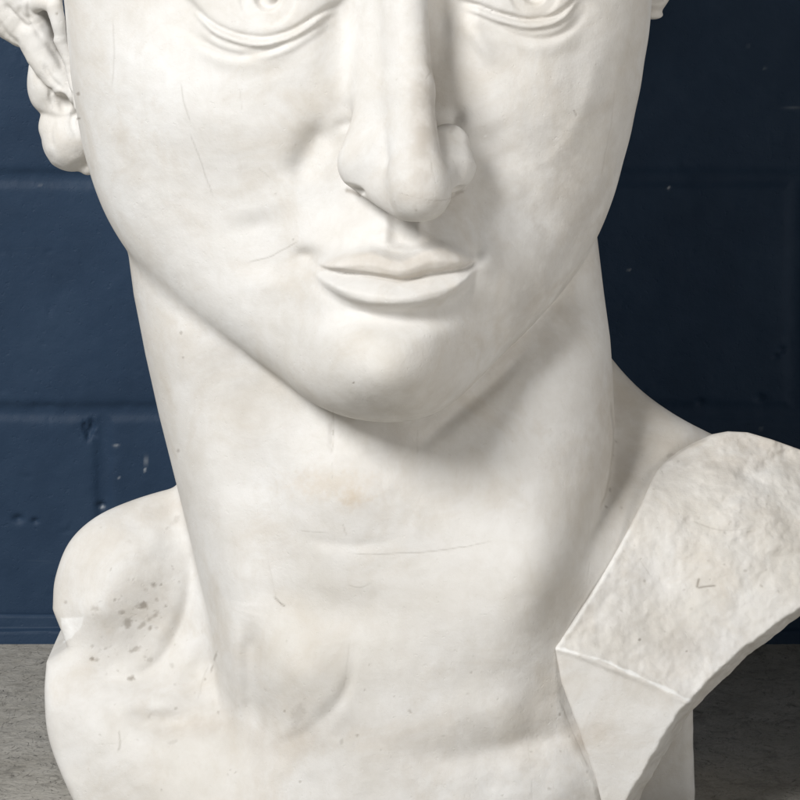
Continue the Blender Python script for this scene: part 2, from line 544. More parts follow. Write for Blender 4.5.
# ------------------------------------------------------------------ hair
_rng = np.random.RandomState(5)
_curl = []
for i in range(230):
    a = _rng.uniform(-math.pi, math.pi); b = _rng.uniform(-.15, 1.0)
    x = 365 + 318 * math.cos(a) * math.cos(b * 1.4) * 1.0
    y = 60 + 330 * math.sin(a) * math.cos(b * 1.4)
    z = -70 - 335 * math.sin(b * 1.45) - 0
    if y < -170 and z > -205: continue                 # forehead and face stay free
    if z > -60 and y < 40: continue
    if z > -20 and y < 90: continue
    if x < 150 and z > -90 and y < 150: continue
    _curl.append((x, z, y, _rng.uniform(26, 42), _rng.uniform(0, math.pi)))
_strand = [  # visible locks beside the face: path, radius at both ends
    ([(-60, -70, 80), (-26, -30, 66), (4, 6, 56), (24, 26, 50)], 40, 22),
    ([(-20, -70, 60), (6, -30, 50), (26, 2, 42), (40, 30, 42)], 32, 17),
    ([(20, -70, 40), (36, -36, 30), (48, -12, 26), (54, 4, 20)], 22, 9),
    ([(30, 4, 30), (44, 2, 10), (56, 8, 4)], 10, 7),
    ([(54, 6, 0), (58, 22, 0), (61, 38, 4)], 8.5, 6),
    ([(60, 40, 4), (66, 54, 6), (71, 68, 8)], 6.5, 4.5),
    ([(70, 68, 8), (74, 84, 8), (80, 106, 8)], 4.5, 6),
    ([(34, 34, 40), (46, 60, 34), (62, 82, 28), (72, 94, 24)], 19, 12),
    ([(56, 50, 62), (50, 74, 58), (54, 98, 52), (66, 108, 44)], 24, 16),
    ([(62, 126, 56), (76, 150, 54), (88, 166, 50)], 24, 9),
]
_groove = [
    [(44, 68, 8), (56, 86, 6), (70, 93, 6)],
    [(52, 84, 26), (50, 98, 26), (60, 114, 22)],
]


HAIRMAP = 0
for _g, _w, _a in (([(4, 2), (14, 12), (27, 25), (38, 30)], 2.2, 5), ([(38, -12), (31, 6), (34, 22), (46, 42)], 1.8, 4), ([(45, 60), (53, 76), (68, 90)], 1.6, 4), ([(56, 84), (51, 96), (58, 113)], 1.6, 3.5),
                   ([(-4, 16), (8, 34), (24, 46)], 1.8, 3), ([(44, 8), (52, 24), (57, 40)], 1.8, 4), ([(20, 4), (24, 14), (36, 20)], 1.5, 3), ([(58, 118), (52, 132), (56, 150)], 1.6, 1.5),
                   ([(46, 40), (58, 56), (66, 72)], 1.8, 3.5), ([(76, 112), (72, 122), (80, 140)], 1.5, 2)):
    HAIRMAP = HAIRMAP + .6 * _a * ridge(_g, _w, .25)


def sd_hair(p):
    d = np.full(p[0].shape, 1e3)
    for x, v, y, r, a in _curl:
        m = (np.abs(p[0] - x) < 110) & (np.abs(p[1] - v) < 110) & (np.abs(p[2] - y) < 110)
        if not m.any(): continue
        q = [c[m] for c in p]
        ca, sa = math.cos(a) * r * .7, math.sin(a) * r * .7
        e = cap(q, (x - ca, v - sa, y), (x + ca, v + sa, y), r * .8, r * .55)
        ang = np.arctan2(q[1] - v, q[0] - x)
        rr = np.hypot(q[0] - x, q[1] - v)
        e = e + 2.2 * np.sin(rr * .42 + ang + a)
        d[m] = smin(d[m], e, 7)
    for pts, ra, rb in _strand:
        q = smoothline([P(*c) for c in pts], 4)
        n = len(q) - 1
        s = np.full(p[0].shape, 1e3)
        for i in range(n):
            s = np.minimum(s, cap(p, q[i], q[i + 1], ra + (rb - ra) * i / n, ra + (rb - ra) * (i + 1) / n))
        d = smin(d, s, 3)
    d = smin(d, ell(p, P(52, 84, 62), (25, 33, 34)), 3)
    d = smin(d, ell(p, P(72, 137, 60), (31, 35, 40)), 2.5)
    d = smax(d, -ell(p, P(62, 104, 22), (9, 12, 14)), 4)
    for g in _groove:
        q = [P(*c) for c in g]
        for i in range(len(q) - 1):
            d = smax(d, -cap(p, q[i], q[i + 1], 2.5, 2.5), 3)
    # right hand side: a sliver of a lock
    d = smin(d, cap(p, P(636, -40, 60), P(643, 14, 60), 16, 5), 5)
    d = smin(d, cap(p, P(643, 5, 50), P(638, 50, 46), 5, 3), 5)
    k = F0 / (F0 + 36)
    d = d + samp(HAIRMAP, 400 + (p[0] - 400) * k, ROW0 + (p[1] - ROW0) * k) * sstep(p[2], 75, 50)
    d = d + .5 * noise(p[0] / 9, p[1] / 9, p[2] / 9, 5)
    return d


# ------------------------------------------------------------------ surface extraction
from concurrent.futures import ThreadPoolExecutor
POOL = ThreadPoolExecutor(4)


def pmap(f, p, ch=30000):
    jobs = [p[i:i + ch] for i in range(0, len(p), ch)]
    return np.concatenate(list(POOL.map(lambda q: f([q[:, 0].copy(), q[:, 1].copy(), q[:, 2].copy()]), jobs)))


def surface_nets(f, lo, hi, h):
    ax = [np.arange(lo[i], hi[i] + h, h) for i in range(3)]
    n = [len(a) for a in ax]
    # coarse pass first, then only the cells near the surface
    S = 4
    nc = [(k + S - 1) // S + 1 for k in n]
    A = np.meshgrid(*[lo[i] + h * S * np.arange(nc[i]) for i in range(3)], indexing='ij')
    C = pmap(f, np.stack([a.ravel() for a in A], 1)).reshape(A[0].shape)
    near = np.abs(C) < h * S * 2.3
    big = np.repeat(np.repeat(np.repeat(C, S, 0), S, 1), S, 2)
    nb = near.copy()
    for axx in range(3):
        nb |= np.roll(near, 1, axx) | np.roll(near, -1, axx)
    nbig = np.repeat(np.repeat(np.repeat(nb, S, 0), S, 1), S, 2)[:n[0], :n[1], :n[2]]
    D = np.ascontiguousarray(big[:n[0], :n[1], :n[2]]).astype(np.float32)
    ii = np.argwhere(nbig)
    D[nbig] = pmap(f, np.array(lo, float) + ii * h)
    s = D < 0
    cnt = np.zeros([k - 1 for k in n], np.int8)
    for a in (0, 1):
        for b in (0, 1):
            for c in (0, 1):
                cnt += s[a:n[0] - 1 + a, b:n[1] - 1 + b, c:n[2] - 1 + c]
    act = (cnt > 0) & (cnt < 8)
    idx = np.full(act.shape, -1, np.int64)
    ci = np.argwhere(act)
    idx[act] = np.arange(len(ci))
    acc = np.zeros((len(ci), 3)); num = np.zeros(len(ci))
    cor = [(a, b, c) for a in (0, 1) for b in (0, 1) for c in (0, 1)]
    for A in cor:
        for k in range(3):
            if A[k]: continue
            B = list(A); B[k] = 1
            da = D[ci[:, 0] + A[0], ci[:, 1] + A[1], ci[:, 2] + A[2]]
            db = D[ci[:, 0] + B[0], ci[:, 1] + B[1], ci[:, 2] + B[2]]
            m = (da < 0) != (db < 0)
            t = np.where(m, da / np.where(m, da - db, 1), 0)
            q = np.tile(np.array(A, float), (len(ci), 1)); q[:, k] += t
            acc += q * m[:, None]; num += m
    vts = (ci + acc / num[:, None]) * h + np.array(lo)
    quads = []
    for k in range(3):
        i, j = (k + 1) % 3, (k + 2) % 3
        sl0 = [slice(1, n[m] - 1) for m in range(3)]; sl1 = list(sl0)
        sl0[k] = slice(0, n[k] - 1); sl1[k] = slice(1, n[k])
        a, b = s[tuple(sl0)], s[tuple(sl1)]
        for flip, m in ((False, a & ~b), (True, ~a & b)):
            e = np.argwhere(m)
            if not len(e): continue
            off = np.array([1, 1, 1]); off[k] = 0
            e = e + off
            def cell(di, dj):
                q = e.copy(); q[:, i] += di; q[:, j] += dj
                return idx[q[:, 0], q[:, 1], q[:, 2]]
            c = np.stack([cell(-1, -1), cell(0, -1), cell(0, 0), cell(-1, 0)], 1)
            quads.append(c[:, ::-1] if flip else c)
    return vts, np.concatenate(quads)


def project(f, v, it=1, mask=None, maxstep=6.0):
    e = 0.6
    sel = np.arange(len(v)) if mask is None else np.nonzero(mask)[0]
    for _ in range(it):
        def step(ss):
            p = v[ss]
            g = 0; F = 0
            for k in ((1, -1, -1), (-1, -1, 1), (-1, 1, -1), (1, 1, 1)):
                k = np.array(k, float)
                q = p + e * k
                d = f([q[:, 0], q[:, 1], q[:, 2]])
                g = g + k[None] * d[:, None]; F = F + d
            F = F / 4; g = g / (4 * e)
            st = g * (F / np.maximum((g * g).sum(1), .05))[:, None]
            L = np.linalg.norm(st, axis=1)
            st *= np.minimum(1, maxstep / np.maximum(L, 1e-6))[:, None]
            v[ss] = p - st
        list(POOL.map(step, [sel[i:i + 25000] for i in range(0, len(sel), 25000)]))
    return v


def subdivide(v, q):
    e = np.concatenate([q[:, [0, 1]], q[:, [1, 2]], q[:, [2, 3]], q[:, [3, 0]]])
    e.sort(axis=1)
    key = e[:, 0] * len(v) + e[:, 1]
    uq, inv = np.unique(key, return_inverse=True)
    a, b = uq // len(v), uq % len(v)
    nv, ne, nf = len(v), len(uq), len(q)
    v2 = np.concatenate([v, (v[a] + v[b]) / 2, v[q].mean(1)])
    E = inv.reshape(4, nf) + nv
    C = np.arange(nf) + nv + ne
    q2 = np.concatenate([np.stack([q[:, 0], E[0], C, E[3]], 1), np.stack([E[0], q[:, 1], E[1], C], 1),
                         np.stack([C, E[1], q[:, 2], E[2]], 1), np.stack([E[3], C, E[2], q[:, 3]], 1)])
    return v2, q2


def relax(v, q, it=1, lam=.5):
    for _ in range(it):
        s = np.zeros_like(v); c = np.zeros(len(v))
        for a, b in ((0, 1), (1, 2), (2, 3), (3, 0)):
            for x, y in ((a, b), (b, a)):
                for k in range(3): s[:, k] += np.bincount(q[:, x], v[q[:, y], k], len(v))
                c += np.bincount(q[:, x], minlength=len(v))
        v = v * (1 - lam) + lam * s / np.maximum(c, 1)[:, None]
    return v


def sculpt(f, lo, hi, h, levels, seen=None):
    v, q = surface_nets(f, lo, hi, h)
    v = relax(v, q, 2)
    v = project(f, v, 2)
    for L in range(levels):
        v, q = subdivide(v, q)
        m = seen(v) if seen is not None else None
        v = project(f, v, 2 if L == 0 else 1, m if L else None, 4.0)
    return v, q


def link_mesh(name, v, q, mat, parent=None, smooth=True, attrs=None):
    me = bpy.data.meshes.new(name)
    me.vertices.add(len(v)); me.vertices.foreach_set('co', np.ascontiguousarray(v, np.float32).ravel())
    me.loops.add(q.size); me.loops.foreach_set('vertex_index', np.ascontiguousarray(q, np.int32).ravel())
    me.polygons.add(len(q))
    me.polygons.foreach_set('loop_start', np.arange(0, q.size, q.shape[1], dtype=np.int32))
    me.polygons.foreach_set('loop_total', np.full(len(q), q.shape[1], np.int32))
    me.update(calc_edges=True)
    me.polygons.foreach_set('use_smooth', np.full(len(q), smooth))
    for k, a in (attrs or {}).items():
        at = me.attributes.new(k, 'FLOAT', 'POINT')
        at.data.foreach_set('value', np.ascontiguousarray(a, np.float32))
    me.materials.append(mat)
    o = bpy.data.objects.new(name, me)
    sc.collection.objects.link(o)
    if parent: o.parent = parent
    return o


# ------------------------------------------------------------------ materials
def newmat(name):
    m = bpy.data.materials.new(name); m.use_nodes = True
    nt = m.node_tree
    b = nt.nodes["Principled BSDF"]
    return m, nt, b


class NT:
    def __init__(s, nt): s.nt = nt
    def n(s, t, **kw):
        o = s.nt.nodes.new(t)
        for k, v in kw.items():
            if k.startswith('i_'):
                o.inputs[k[2:]].default_value = v
            else: setattr(o, k, v)
        return o
    def l(s, a, b): s.nt.links.new(a, b)
    def noise(s, co, scale, detail=5, rough=.55, dist=0):
        o = s.n('ShaderNodeTexNoise'); o.inputs['Scale'].default_value = scale; o.inputs['Detail'].default_value = detail
        o.inputs['Roughness'].default_value = rough; o.inputs['Distortion'].default_value = dist
        s.l(co, o.inputs['Vector']); return o.outputs['Fac']
    def ramp(s, f, pts):
        o = s.n('ShaderNodeValToRGB'); el = o.color_ramp.elements
        el[0].position, el[0].color = pts[0][0], pts[0][1]
        el[1].position, el[1].color = pts[-1][0], pts[-1][1]
        for p, c in pts[1:-1]:
            e = el.new(p); e.color = c
        s.l(f, o.inputs[0]); return o.outputs[0]
    def mix(s, f, a, b, mode='MIX'):
        o = s.n('ShaderNodeMix', data_type='RGBA', blend_type=mode)
        if isinstance(f, (int, float)): o.inputs[0].default_value = f
        else: s.l(f, o.inputs[0])
        for i, c in ((6, a), (7, b)):
            if isinstance(c, tuple): o.inputs[i].default_value = c
            else: s.l(c, o.inputs[i])
        return o.outputs[2]
    def math(s, op, a, b=0.0):
        o = s.n('ShaderNodeMath', operation=op)
        for i, c in ((0, a), (1, b)):
            if isinstance(c, (int, float)): o.inputs[i].default_value = c
            else: s.l(c, o.inputs[i])
        return o.outputs[0]
    def attr(s, name):
        o = s.n('ShaderNodeAttribute', attribute_name=name); return o.outputs['Fac']


def g4(a): return (a, a, a, 1)


def plaster():
    m, nt, b = newmat('aged_plaster'); N = NT(nt)
    co = N.n('ShaderNodeTexCoord').outputs['Object']
    base = N.ramp(N.noise(co, 7, 6, .6, .3), [(.32, (.60, .575, .53, 1)), (.5, (.675, .66, .635, 1)), (.68, (.72, .715, .702, 1))])
    # patchy warm dirt
    w = N.ramp(N.noise(co, 16, 8, .68, .6), [(.48, g4(0)), (.66, g4(1))])
    base = N.mix(N.math('MULTIPLY', w, .45), base, (.55, .50, .43, 1))
    q = N.ramp(N.noise(co, 48, 7, .7, .8), [(.42, g4(0)), (.72, g4(1))])
    base = N.mix(N.math('MULTIPLY', q, .24), base, (.50, .465, .41, 1))
    # soft vertical streaks
    mp = N.n('ShaderNodeMapping'); mp.inputs['Scale'].default_value = (60, 60, 6); N.l(co, mp.inputs[0])
    st = N.ramp(N.noise(mp.outputs[0], 1, 4, .6, .2), [(.52, g4(0)), (.75, g4(1))])
    base = N.mix(N.math('MULTIPLY', st, .12), base, (.52, .48, .42, 1))
    # speckles
    sp = N.ramp(N.noise(co, 230, 3, .6), [(.70, g4(0)), (.76, g4(1))])
    base = N.mix(N.math('MULTIPLY', sp, .25), base, (.45, .41, .35, 1))
    base = N.mix(N.attr('warm'), base, (.52, .40, .26, 1))
    base = N.mix(N.attr('grime_shade'), base, (.30, .27, .235, 1))
    base = N.mix(N.attr('fresh'), base, (.84, .84, .83, 1))
    N.l(base, b.inputs['Base Color'])
    b.inputs['Roughness'].default_value = .5
    rr = N.ramp(N.noise(co, 14, 5, .6), [(.3, g4(.62)), (.7, g4(.85))])
    N.l(rr, b.inputs['Roughness'])
    b.inputs['Specular IOR Level'].default_value = .22
    bm = N.n('ShaderNodeBump'); bm.inputs['Strength'].default_value = .35; bm.inputs['Distance'].default_value = .0012
    h = N.math('ADD', N.noise(co, 60, 7, .65), N.math('MULTIPLY', N.attr('rough'), N.math('MULTIPLY', N.noise(co, 150, 6, .75), 2.6)))
    h = N.math('ADD', h, N.math('MULTIPLY', N.noise(co, 420, 3, .6), .35))
    pr = N.ramp(N.noise(co, 260, 2, .5), [(.27, g4(0)), (.33, g4(1))])
    h = N.math('ADD', h, N.math('MULTIPLY', pr, .28))
    h = N.math('SUBTRACT', h, N.math('MULTIPLY', N.attr('grime_shade'), 1.1))
    N.l(h, bm.inputs['Height']); N.l(bm.outputs[0], b.inputs['Normal'])
    return m


PLASTER = plaster()

# ------------------------------------------------------------------ marks on the plaster
SCRATCH_SHADE_LINES = [  # scratches and dirt, plus shade painted into mouth, nostril, eyelid and neck creases
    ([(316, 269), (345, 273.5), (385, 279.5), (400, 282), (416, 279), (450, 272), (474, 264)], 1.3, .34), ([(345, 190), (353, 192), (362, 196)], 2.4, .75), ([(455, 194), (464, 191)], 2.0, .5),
    ([(456, 116), (455, 124), (450, 134)], 2.5, .3), ([(611, 400), (613, 440), (609, 480), (600, 512)], 1.4, .4), ([(665, 462), (685, 449), (708, 438)], 1.4, .35),
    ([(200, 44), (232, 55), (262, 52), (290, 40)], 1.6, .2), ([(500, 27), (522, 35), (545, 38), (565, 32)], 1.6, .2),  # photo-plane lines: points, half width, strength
    ([(113, 20), (114, 60), (112, 88)], .8, .22), ([(181, 84), (184, 104), (190, 122)], .7, .3), ([(190, 134), (200, 160), (213, 197)], .7, .3),
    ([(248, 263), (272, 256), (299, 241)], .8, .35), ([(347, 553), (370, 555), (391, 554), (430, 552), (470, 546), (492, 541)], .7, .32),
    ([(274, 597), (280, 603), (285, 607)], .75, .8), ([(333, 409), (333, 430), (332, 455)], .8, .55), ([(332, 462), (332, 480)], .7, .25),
    ([(343, 524), (346, 536)], .7, .3), ([(574, 110), (577, 116)], .9, .6), ([(417, 430), (417, 460)], .6, .2), ([(300, 531), (330, 534)], .6, .2),
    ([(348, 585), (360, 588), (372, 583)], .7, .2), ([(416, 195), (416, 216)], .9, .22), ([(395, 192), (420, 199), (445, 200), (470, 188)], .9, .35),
    ([(432, 52), (433, 95), (430, 150), (437, 190)], 1.2, .25), ([(424, 80), (430, 72), (427, 62)], .9, .3), ([(418, 98), (424, 102), (420, 118), (417, 145)], .9, .22),
    ([(240, 90), (242, 110)], .7, .2), ([(258, 168), (270, 178)], .7, .18), ([(208, 665), (203, 680), (197, 702)], .8, .2), ([(119, 730), (120, 745), (118, 752)], 1.0, .45),
    ([(96, 745), (120, 742), (130, 730)], .7, .12), ([(380, 760), (410, 755), (440, 750)], .7, .18), ([(520, 700), (530, 760), (532, 800)], .6, .22),
    ([(560, 700), (572, 730), (590, 770)], .9, .35), ([(500, 230), (520, 260), (510, 300)], .8, .14), ([(590, 560), (585, 600)], .7, .2), ([(268, 560), (276, 600)], .7, .12),
    ([(615, 90), (610, 130), (600, 180)], .9, .22), ([(570, 250), (590, 215)], .9, .25), ([(556, 268), (575, 240)], .9, .2), ([(350, 640), (344, 690)], .8, .15),
    ([(699, 578), (697, 588)], 1.1, 1.0), ([(697, 588), (706, 586.5), (716, 585.5)], .9, .9), ([(690, 520), (720, 530), (755, 528)], .8, .25), ([(640, 560), (650, 575)], .8, .2)]
SPOTS = [(142, 605, 4.5, 3, 10, .85), (155, 585, 2.5, 3, 0, .7), (157, 600, 2.2, 2.5, 0, .5), (122, 613, 2.6, 4, 30, .6), (127, 625, 3.5, 5, 25, .7), (95, 609, 4, 3, 0, .4),
         (142, 626, 2.0, 6, 60, .6), (152, 618, 2.5, 8, 50, .6), (150, 628, 1.6, 2, 0, .8), (134, 650, 6, 2, -20, .65), (92, 659, 1.5, 1.5, 0, .9), (108, 648, 3, 1.2, -20, .5),
         (132, 678, 3, 1.8, -25, .8), (166, 606, 1.6, 1.6, 0, .7), (146, 590, 2, 2.5, 0, .3), (97, 660, 2, 1.4, 0, .5), (150, 660, 3, 2, -30, .4), (176, 521, 3, 4, 40, .3),
         (168, 528, 3, 1.5, -20, .3), (130, 541, 3, 2, 0, .2), (299, 716, 6, 12, 25, .28), (354, 497, 11, 7, 0, -15), (330, 484, 30, 10, 0, -9),
         (161, 585, 1.2, 1.2, 0, .8), (183, 358, 1, 1, 0, .5), (181, 333, 1, 1.3, 0, .5), (354, 383, 1, 1, 0, .8), (293, 240, 1, 1, 0, .5), (78, 94, 1.4, 1.6, 0, .7),
         (57, 14, 1.2, 2, 0, .7), (79, 119, 1.5, 1, 0, .8), (365, 690, 1, 1, 0, .6), (358, 736, 1.4, 1, 0, .7), (394, 697, 1, 1, 0, .4), (381, 750, 1, 1, 0, .5),
         (342, 742, 1.5, 3, 0, .35), (613, 455, 1.5, 2, 0, .6), (610, 490, 1.3, 2, 0, .6), (606, 507, 1.5, 1.5, 0, .8), (616, 440, 1, 3, 0, .5), (640, 640, 1, 1, 0, .8), (687, 651, 1, 1, 0, .8),
         (672, 455, 4, 2, -20, .4), (485, 136, 1.5, 1, 0, -.6), (560, 715, 1.5, 1.5, 0, .7), (172, 665, 2, 2.5, 0, .3), (216, 655, 1, 4, 20, .5), (212, 668, 1, 4, 20, .5), (205, 679, 1.3, 1.5, 0, .6),
         (218, 712, 1.5, 1.5, 0, .6), (176, 709, 1.3, 1.2, 0, .5), (150, 716, 1.2, 2.5, 30, .3), (172, 742, 4, 2, -15, .25), (100, 735, 2, 1.5, 0, .3), (300, 782, 1, 1, 0, .5)]


_r = np.random.RandomState(11)
for _ in range(130):      # stray specks and tiny pits
    _k = _r.rand()
    if _k < .35: _u, _w = 140 + _r.randn() * 30, 620 + _r.randn() * 34
    elif _k < .65: _u, _w = _r.uniform(60, 600), _r.uniform(640, 800)
    elif _k < .96: _u, _w = _r.uniform(600, 790), _r.uniform(440, 640)
    else: _u, _w = _r.uniform(110, 600), _r.uniform(60, 620)
    SPOTS.append((_u, _w, _r.uniform(.6, 1.5), _r.uniform(.6, 1.7), -45 + _r.randn() * 25, _r.uniform(.15, .5)))


def marks(v):
    X, V, Y = v.T
    k = F0 / (F0 + Y)
    u = 400 + (X - 400) * k; w = ROW0 + (V - ROW0) * k
    front = (Y < 60)
    grime_shade = np.zeros(len(v)); warm = np.zeros(len(v)); fresh = np.zeros(len(v))
    wob = noise(u / 9, w / 9, u * 0, 71) * .6
    for pts, hw, s in SCRATCH_SHADE_LINES:
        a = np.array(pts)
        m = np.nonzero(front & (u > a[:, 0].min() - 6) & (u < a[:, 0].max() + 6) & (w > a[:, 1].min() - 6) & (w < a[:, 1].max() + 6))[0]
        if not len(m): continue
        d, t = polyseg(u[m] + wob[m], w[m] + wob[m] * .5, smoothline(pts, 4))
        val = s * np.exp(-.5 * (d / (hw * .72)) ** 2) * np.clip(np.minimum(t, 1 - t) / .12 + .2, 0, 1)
        grime_shade[m] = np.maximum(grime_shade[m], val)
    nz = noise(u / 4, w / 4, u * 0, 73) * .5
    for cu, cv, su, sv, ang, s in SPOTS:
        R = 3.5 * max(su, sv) + 3
        m = np.nonzero(front & (np.abs(u - cu) < R) & (np.abs(w - cv) < R))[0]
        if not len(m): continue
        c_, s_ = math.cos(math.radians(ang)), math.sin(math.radians(ang))
        du, dv = u[m] - cu, w[m] - cv
        a, b = du * c_ + dv * s_, -du * s_ + dv * c_
        r = np.sqrt((a / su) ** 2 + (b / sv) ** 2) + (nz[m] + noise(u[m] / 1.8, w[m] / 1.8, u[m] * 0, 74) * .35) * 1.1
        if s < -5:
            warm[m] = np.maximum(warm[m], .03 * -s * np.exp(-.5 * r ** 2))
        elif s < 0:
            fresh[m] = np.maximum(fresh[m], -s * np.clip(1.6 - r, 0, 1))
        else:
            grime_shade[m] = np.maximum(grime_shade[m], s * np.clip(1.5 - r, 0, 1))
    # dirt and darker patches, right cheek shade painted in, with soft uneven borders: (centre, size, strength)
    pat = fbm(X, V, Y, 26, 5, 55, .6)
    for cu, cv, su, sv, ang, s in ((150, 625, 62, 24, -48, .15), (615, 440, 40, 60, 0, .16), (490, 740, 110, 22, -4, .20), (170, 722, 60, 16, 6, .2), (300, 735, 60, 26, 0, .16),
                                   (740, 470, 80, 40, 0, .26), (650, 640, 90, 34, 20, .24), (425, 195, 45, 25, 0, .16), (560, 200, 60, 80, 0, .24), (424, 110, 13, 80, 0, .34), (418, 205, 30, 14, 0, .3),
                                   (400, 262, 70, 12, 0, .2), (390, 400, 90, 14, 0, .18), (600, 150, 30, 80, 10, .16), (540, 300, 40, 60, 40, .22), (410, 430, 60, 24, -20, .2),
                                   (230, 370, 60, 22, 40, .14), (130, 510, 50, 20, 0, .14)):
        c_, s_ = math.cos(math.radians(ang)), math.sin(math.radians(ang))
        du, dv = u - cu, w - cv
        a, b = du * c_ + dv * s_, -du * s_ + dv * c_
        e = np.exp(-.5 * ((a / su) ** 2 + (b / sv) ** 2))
        grime_shade = np.maximum(grime_shade, s * 1.3 * e * np.clip(.55 + 1.5 * pat, 0, 1) * (Y < 150))
    lip = sdpoly(u, w, [(318, 268), (335, 258), (352, 253), (370, 252), (386, 257), (400, 262), (413, 257), (422, 251), (440, 248), (460, 253), (475, 262), (450, 271), (430, 274), (400, 281), (365, 275)])
    warm = np.maximum(warm, .20 * np.clip(.5 - lip / 5, 0, 1) * (.8 + .6 * pat) * front)
    for cu, cv, su, sv, q_ in ((195, 722, 26, 9, .22), (295, 742, 26, 12, .14), (424, 130, 9, 50, .2), (418, 200, 26, 10, .15), (620, 440, 26, 50, .16), (740, 450, 60, 14, .2), (590, 735, 26, 12, .2)):  # warm stains; the left collarbone one also paints in its shadow
        warm = np.maximum(warm, q_ * np.exp(-.5 * (((u - cu) / su) ** 2 + ((w - cv) / sv) ** 2)) * np.clip(.8 + 1.2 * pat, 0, 1.5) * (Y < 120))
    # fresh white where the shoulder edge is chipped
    ch = sdpoly(u, w, [(60, 617), (84, 616), (82, 628), (71, 639), (63, 644), (61, 632)]) + nz * 1.5
    fresh = np.maximum(fresh, np.clip(-ch / 1.5, 0, 1) * front * np.clip(.62 + .3 * fbm(X, V, Y, 5, 3, 77), 0, 1))
    return grime_shade, warm, fresh


def finish(name, f, lo, hi, h, levels, parent, seen, rough=None):
    v, q = sculpt(f, lo, hi, h, levels, seen)
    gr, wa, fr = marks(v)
    if name == 'sling':
        X, V, Y = v.T
        k = F0 / (F0 + Y); u = 400 + (X - 400) * k; w = ROW0 + (V - ROW0) * k
        e1 = polyseg(u, w, [(555, 648), (600, 659), (645, 679), (690, 701)])[0]
        e2 = polyseg(u, w, [(556, 646), (590, 600), (612, 562), (628, 532)])[0]
        nz = noise(u / 6, w / 6, u * 0, 75)
        fr = np.maximum(fr, .7 * np.clip(1.1 - e1 / 1.8 + .9 * nz, 0, 1) * (e1 < 6)); fr = np.maximum(fr, .35 * np.clip(1.6 - e2 / 3 + .8 * nz, 0, 1))
    rg = np.zeros(len(v)) if rough is None else rough(v)
    if name == 'sling':
        rim = sstep(samp(SLC, v[:, 0], v[:, 1]), -1, 4)
        rg = np.maximum(rg, rim); gr = np.maximum(gr, rim * (.16 + .14 * noise(v[:, 0] / 7, v[:, 1] / 7, v[:, 2] / 7, 91)))
    return link_mesh(name, to_world(v[:, 0], v[:, 1], v[:, 2]), q, PLASTER, parent, True, {'grime_shade': gr, 'warm': wa, 'fresh': fr, 'rough': rg})


def seen(v): return (v[:, 2] < 130) & (v[:, 1] > -60)


bust = bpy.data.objects.new('plaster_bust', None)
sc.collection.objects.link(bust)
bust['label'] = 'large off-white plaster bust of a young man standing on the concrete floor'
bust['category'] = 'bust'
finish('body', sd_body, (-20, -400, -300), (860, 830, 400), 5.6, 2, bust, seen)
sl = finish('sling', sd_sling, (530, 400, -180), (900, 830, 240), 4.6, 2, bust, seen, lambda v: .25 + .5 * sstep(v[:, 0] + .35 * (v[:, 1] - 430), 640, 760) * sstep(640 - v[:, 1], 0, 100))
sl['label'] = 'broad rough sling strap over the shoulder, with a broken edge'
finish('hair', sd_hair, (-60, -430, -160), (780, 240, 450), 5.6, 2, bust, lambda v: (v[:, 1] > -30) & ((v[:, 0] < 110) | (v[:, 0] > 620)))
finish('back_support', sd_back, (60, 540, -20), (760, 830, 220), 9, 2, bust, lambda v: v[:, 0] > -99)


# ------------------------------------------------------------------ block wall
WY = 0.55
MMPX = 0.001 / 1.031     # metres per photo pixel at the wall


def wall_paint():
    m, nt, b = newmat('navy_masonry_paint'); N = NT(nt)
    co = N.n('ShaderNodeTexCoord').outputs['Object']
    c = N.ramp(N.noise(co, 9, 6, .6), [(.3, (.019, .037, .069, 1)), (.5, (.023, .044, .081, 1)), (.72, (.030, .054, .094, 1))])
    s = N.ramp(N.noise(co, 120, 2, .5), [(.80, g4(0)), (.83, g4(1))])
    c = N.mix(N.math('MULTIPLY', s, .3), c, (.16, .20, .24, 1))
    mp = N.n('ShaderNodeMapping'); mp.inputs['Scale'].default_value = (8, 1, 120); N.l(co, mp.inputs[0])
    k = N.ramp(N.noise(mp.outputs[0], 1, 3, .6, .4), [(.70, g4(0)), (.78, g4(1))])
    c = N.mix(N.math('MULTIPLY', k, .05), c, (.14, .17, .2, 1))
    c = N.mix(N.attr('chip'), c, (.55, .58, .60, 1))
    N.l(c, b.inputs['Base Color'])
    b.inputs['Roughness'].default_value = .55
    b.inputs['Specular IOR Level'].default_value = .14
    bm = N.n('ShaderNodeBump'); bm.inputs['Strength'].default_value = .35; bm.inputs['Distance'].default_value = .0011
    pr = N.ramp(N.noise(co, 210, 2, .5), [(.26, g4(0)), (.36, g4(1))])
    hh = N.math('ADD', N.noise(co, 90, 6, .6), N.math('MULTIPLY', N.noise(co, 24, 4, .5), 1.5))
    hh = N.math('ADD', hh, N.math('ADD', N.math('MULTIPLY', pr, .6), N.math('MULTIPLY', N.noise(co, 380, 3, .6), .5)))
    N.l(hh, bm.inputs['Height'])
    N.l(bm.outputs[0], b.inputs['Normal'])
    return m


PAINT = wall_paint()


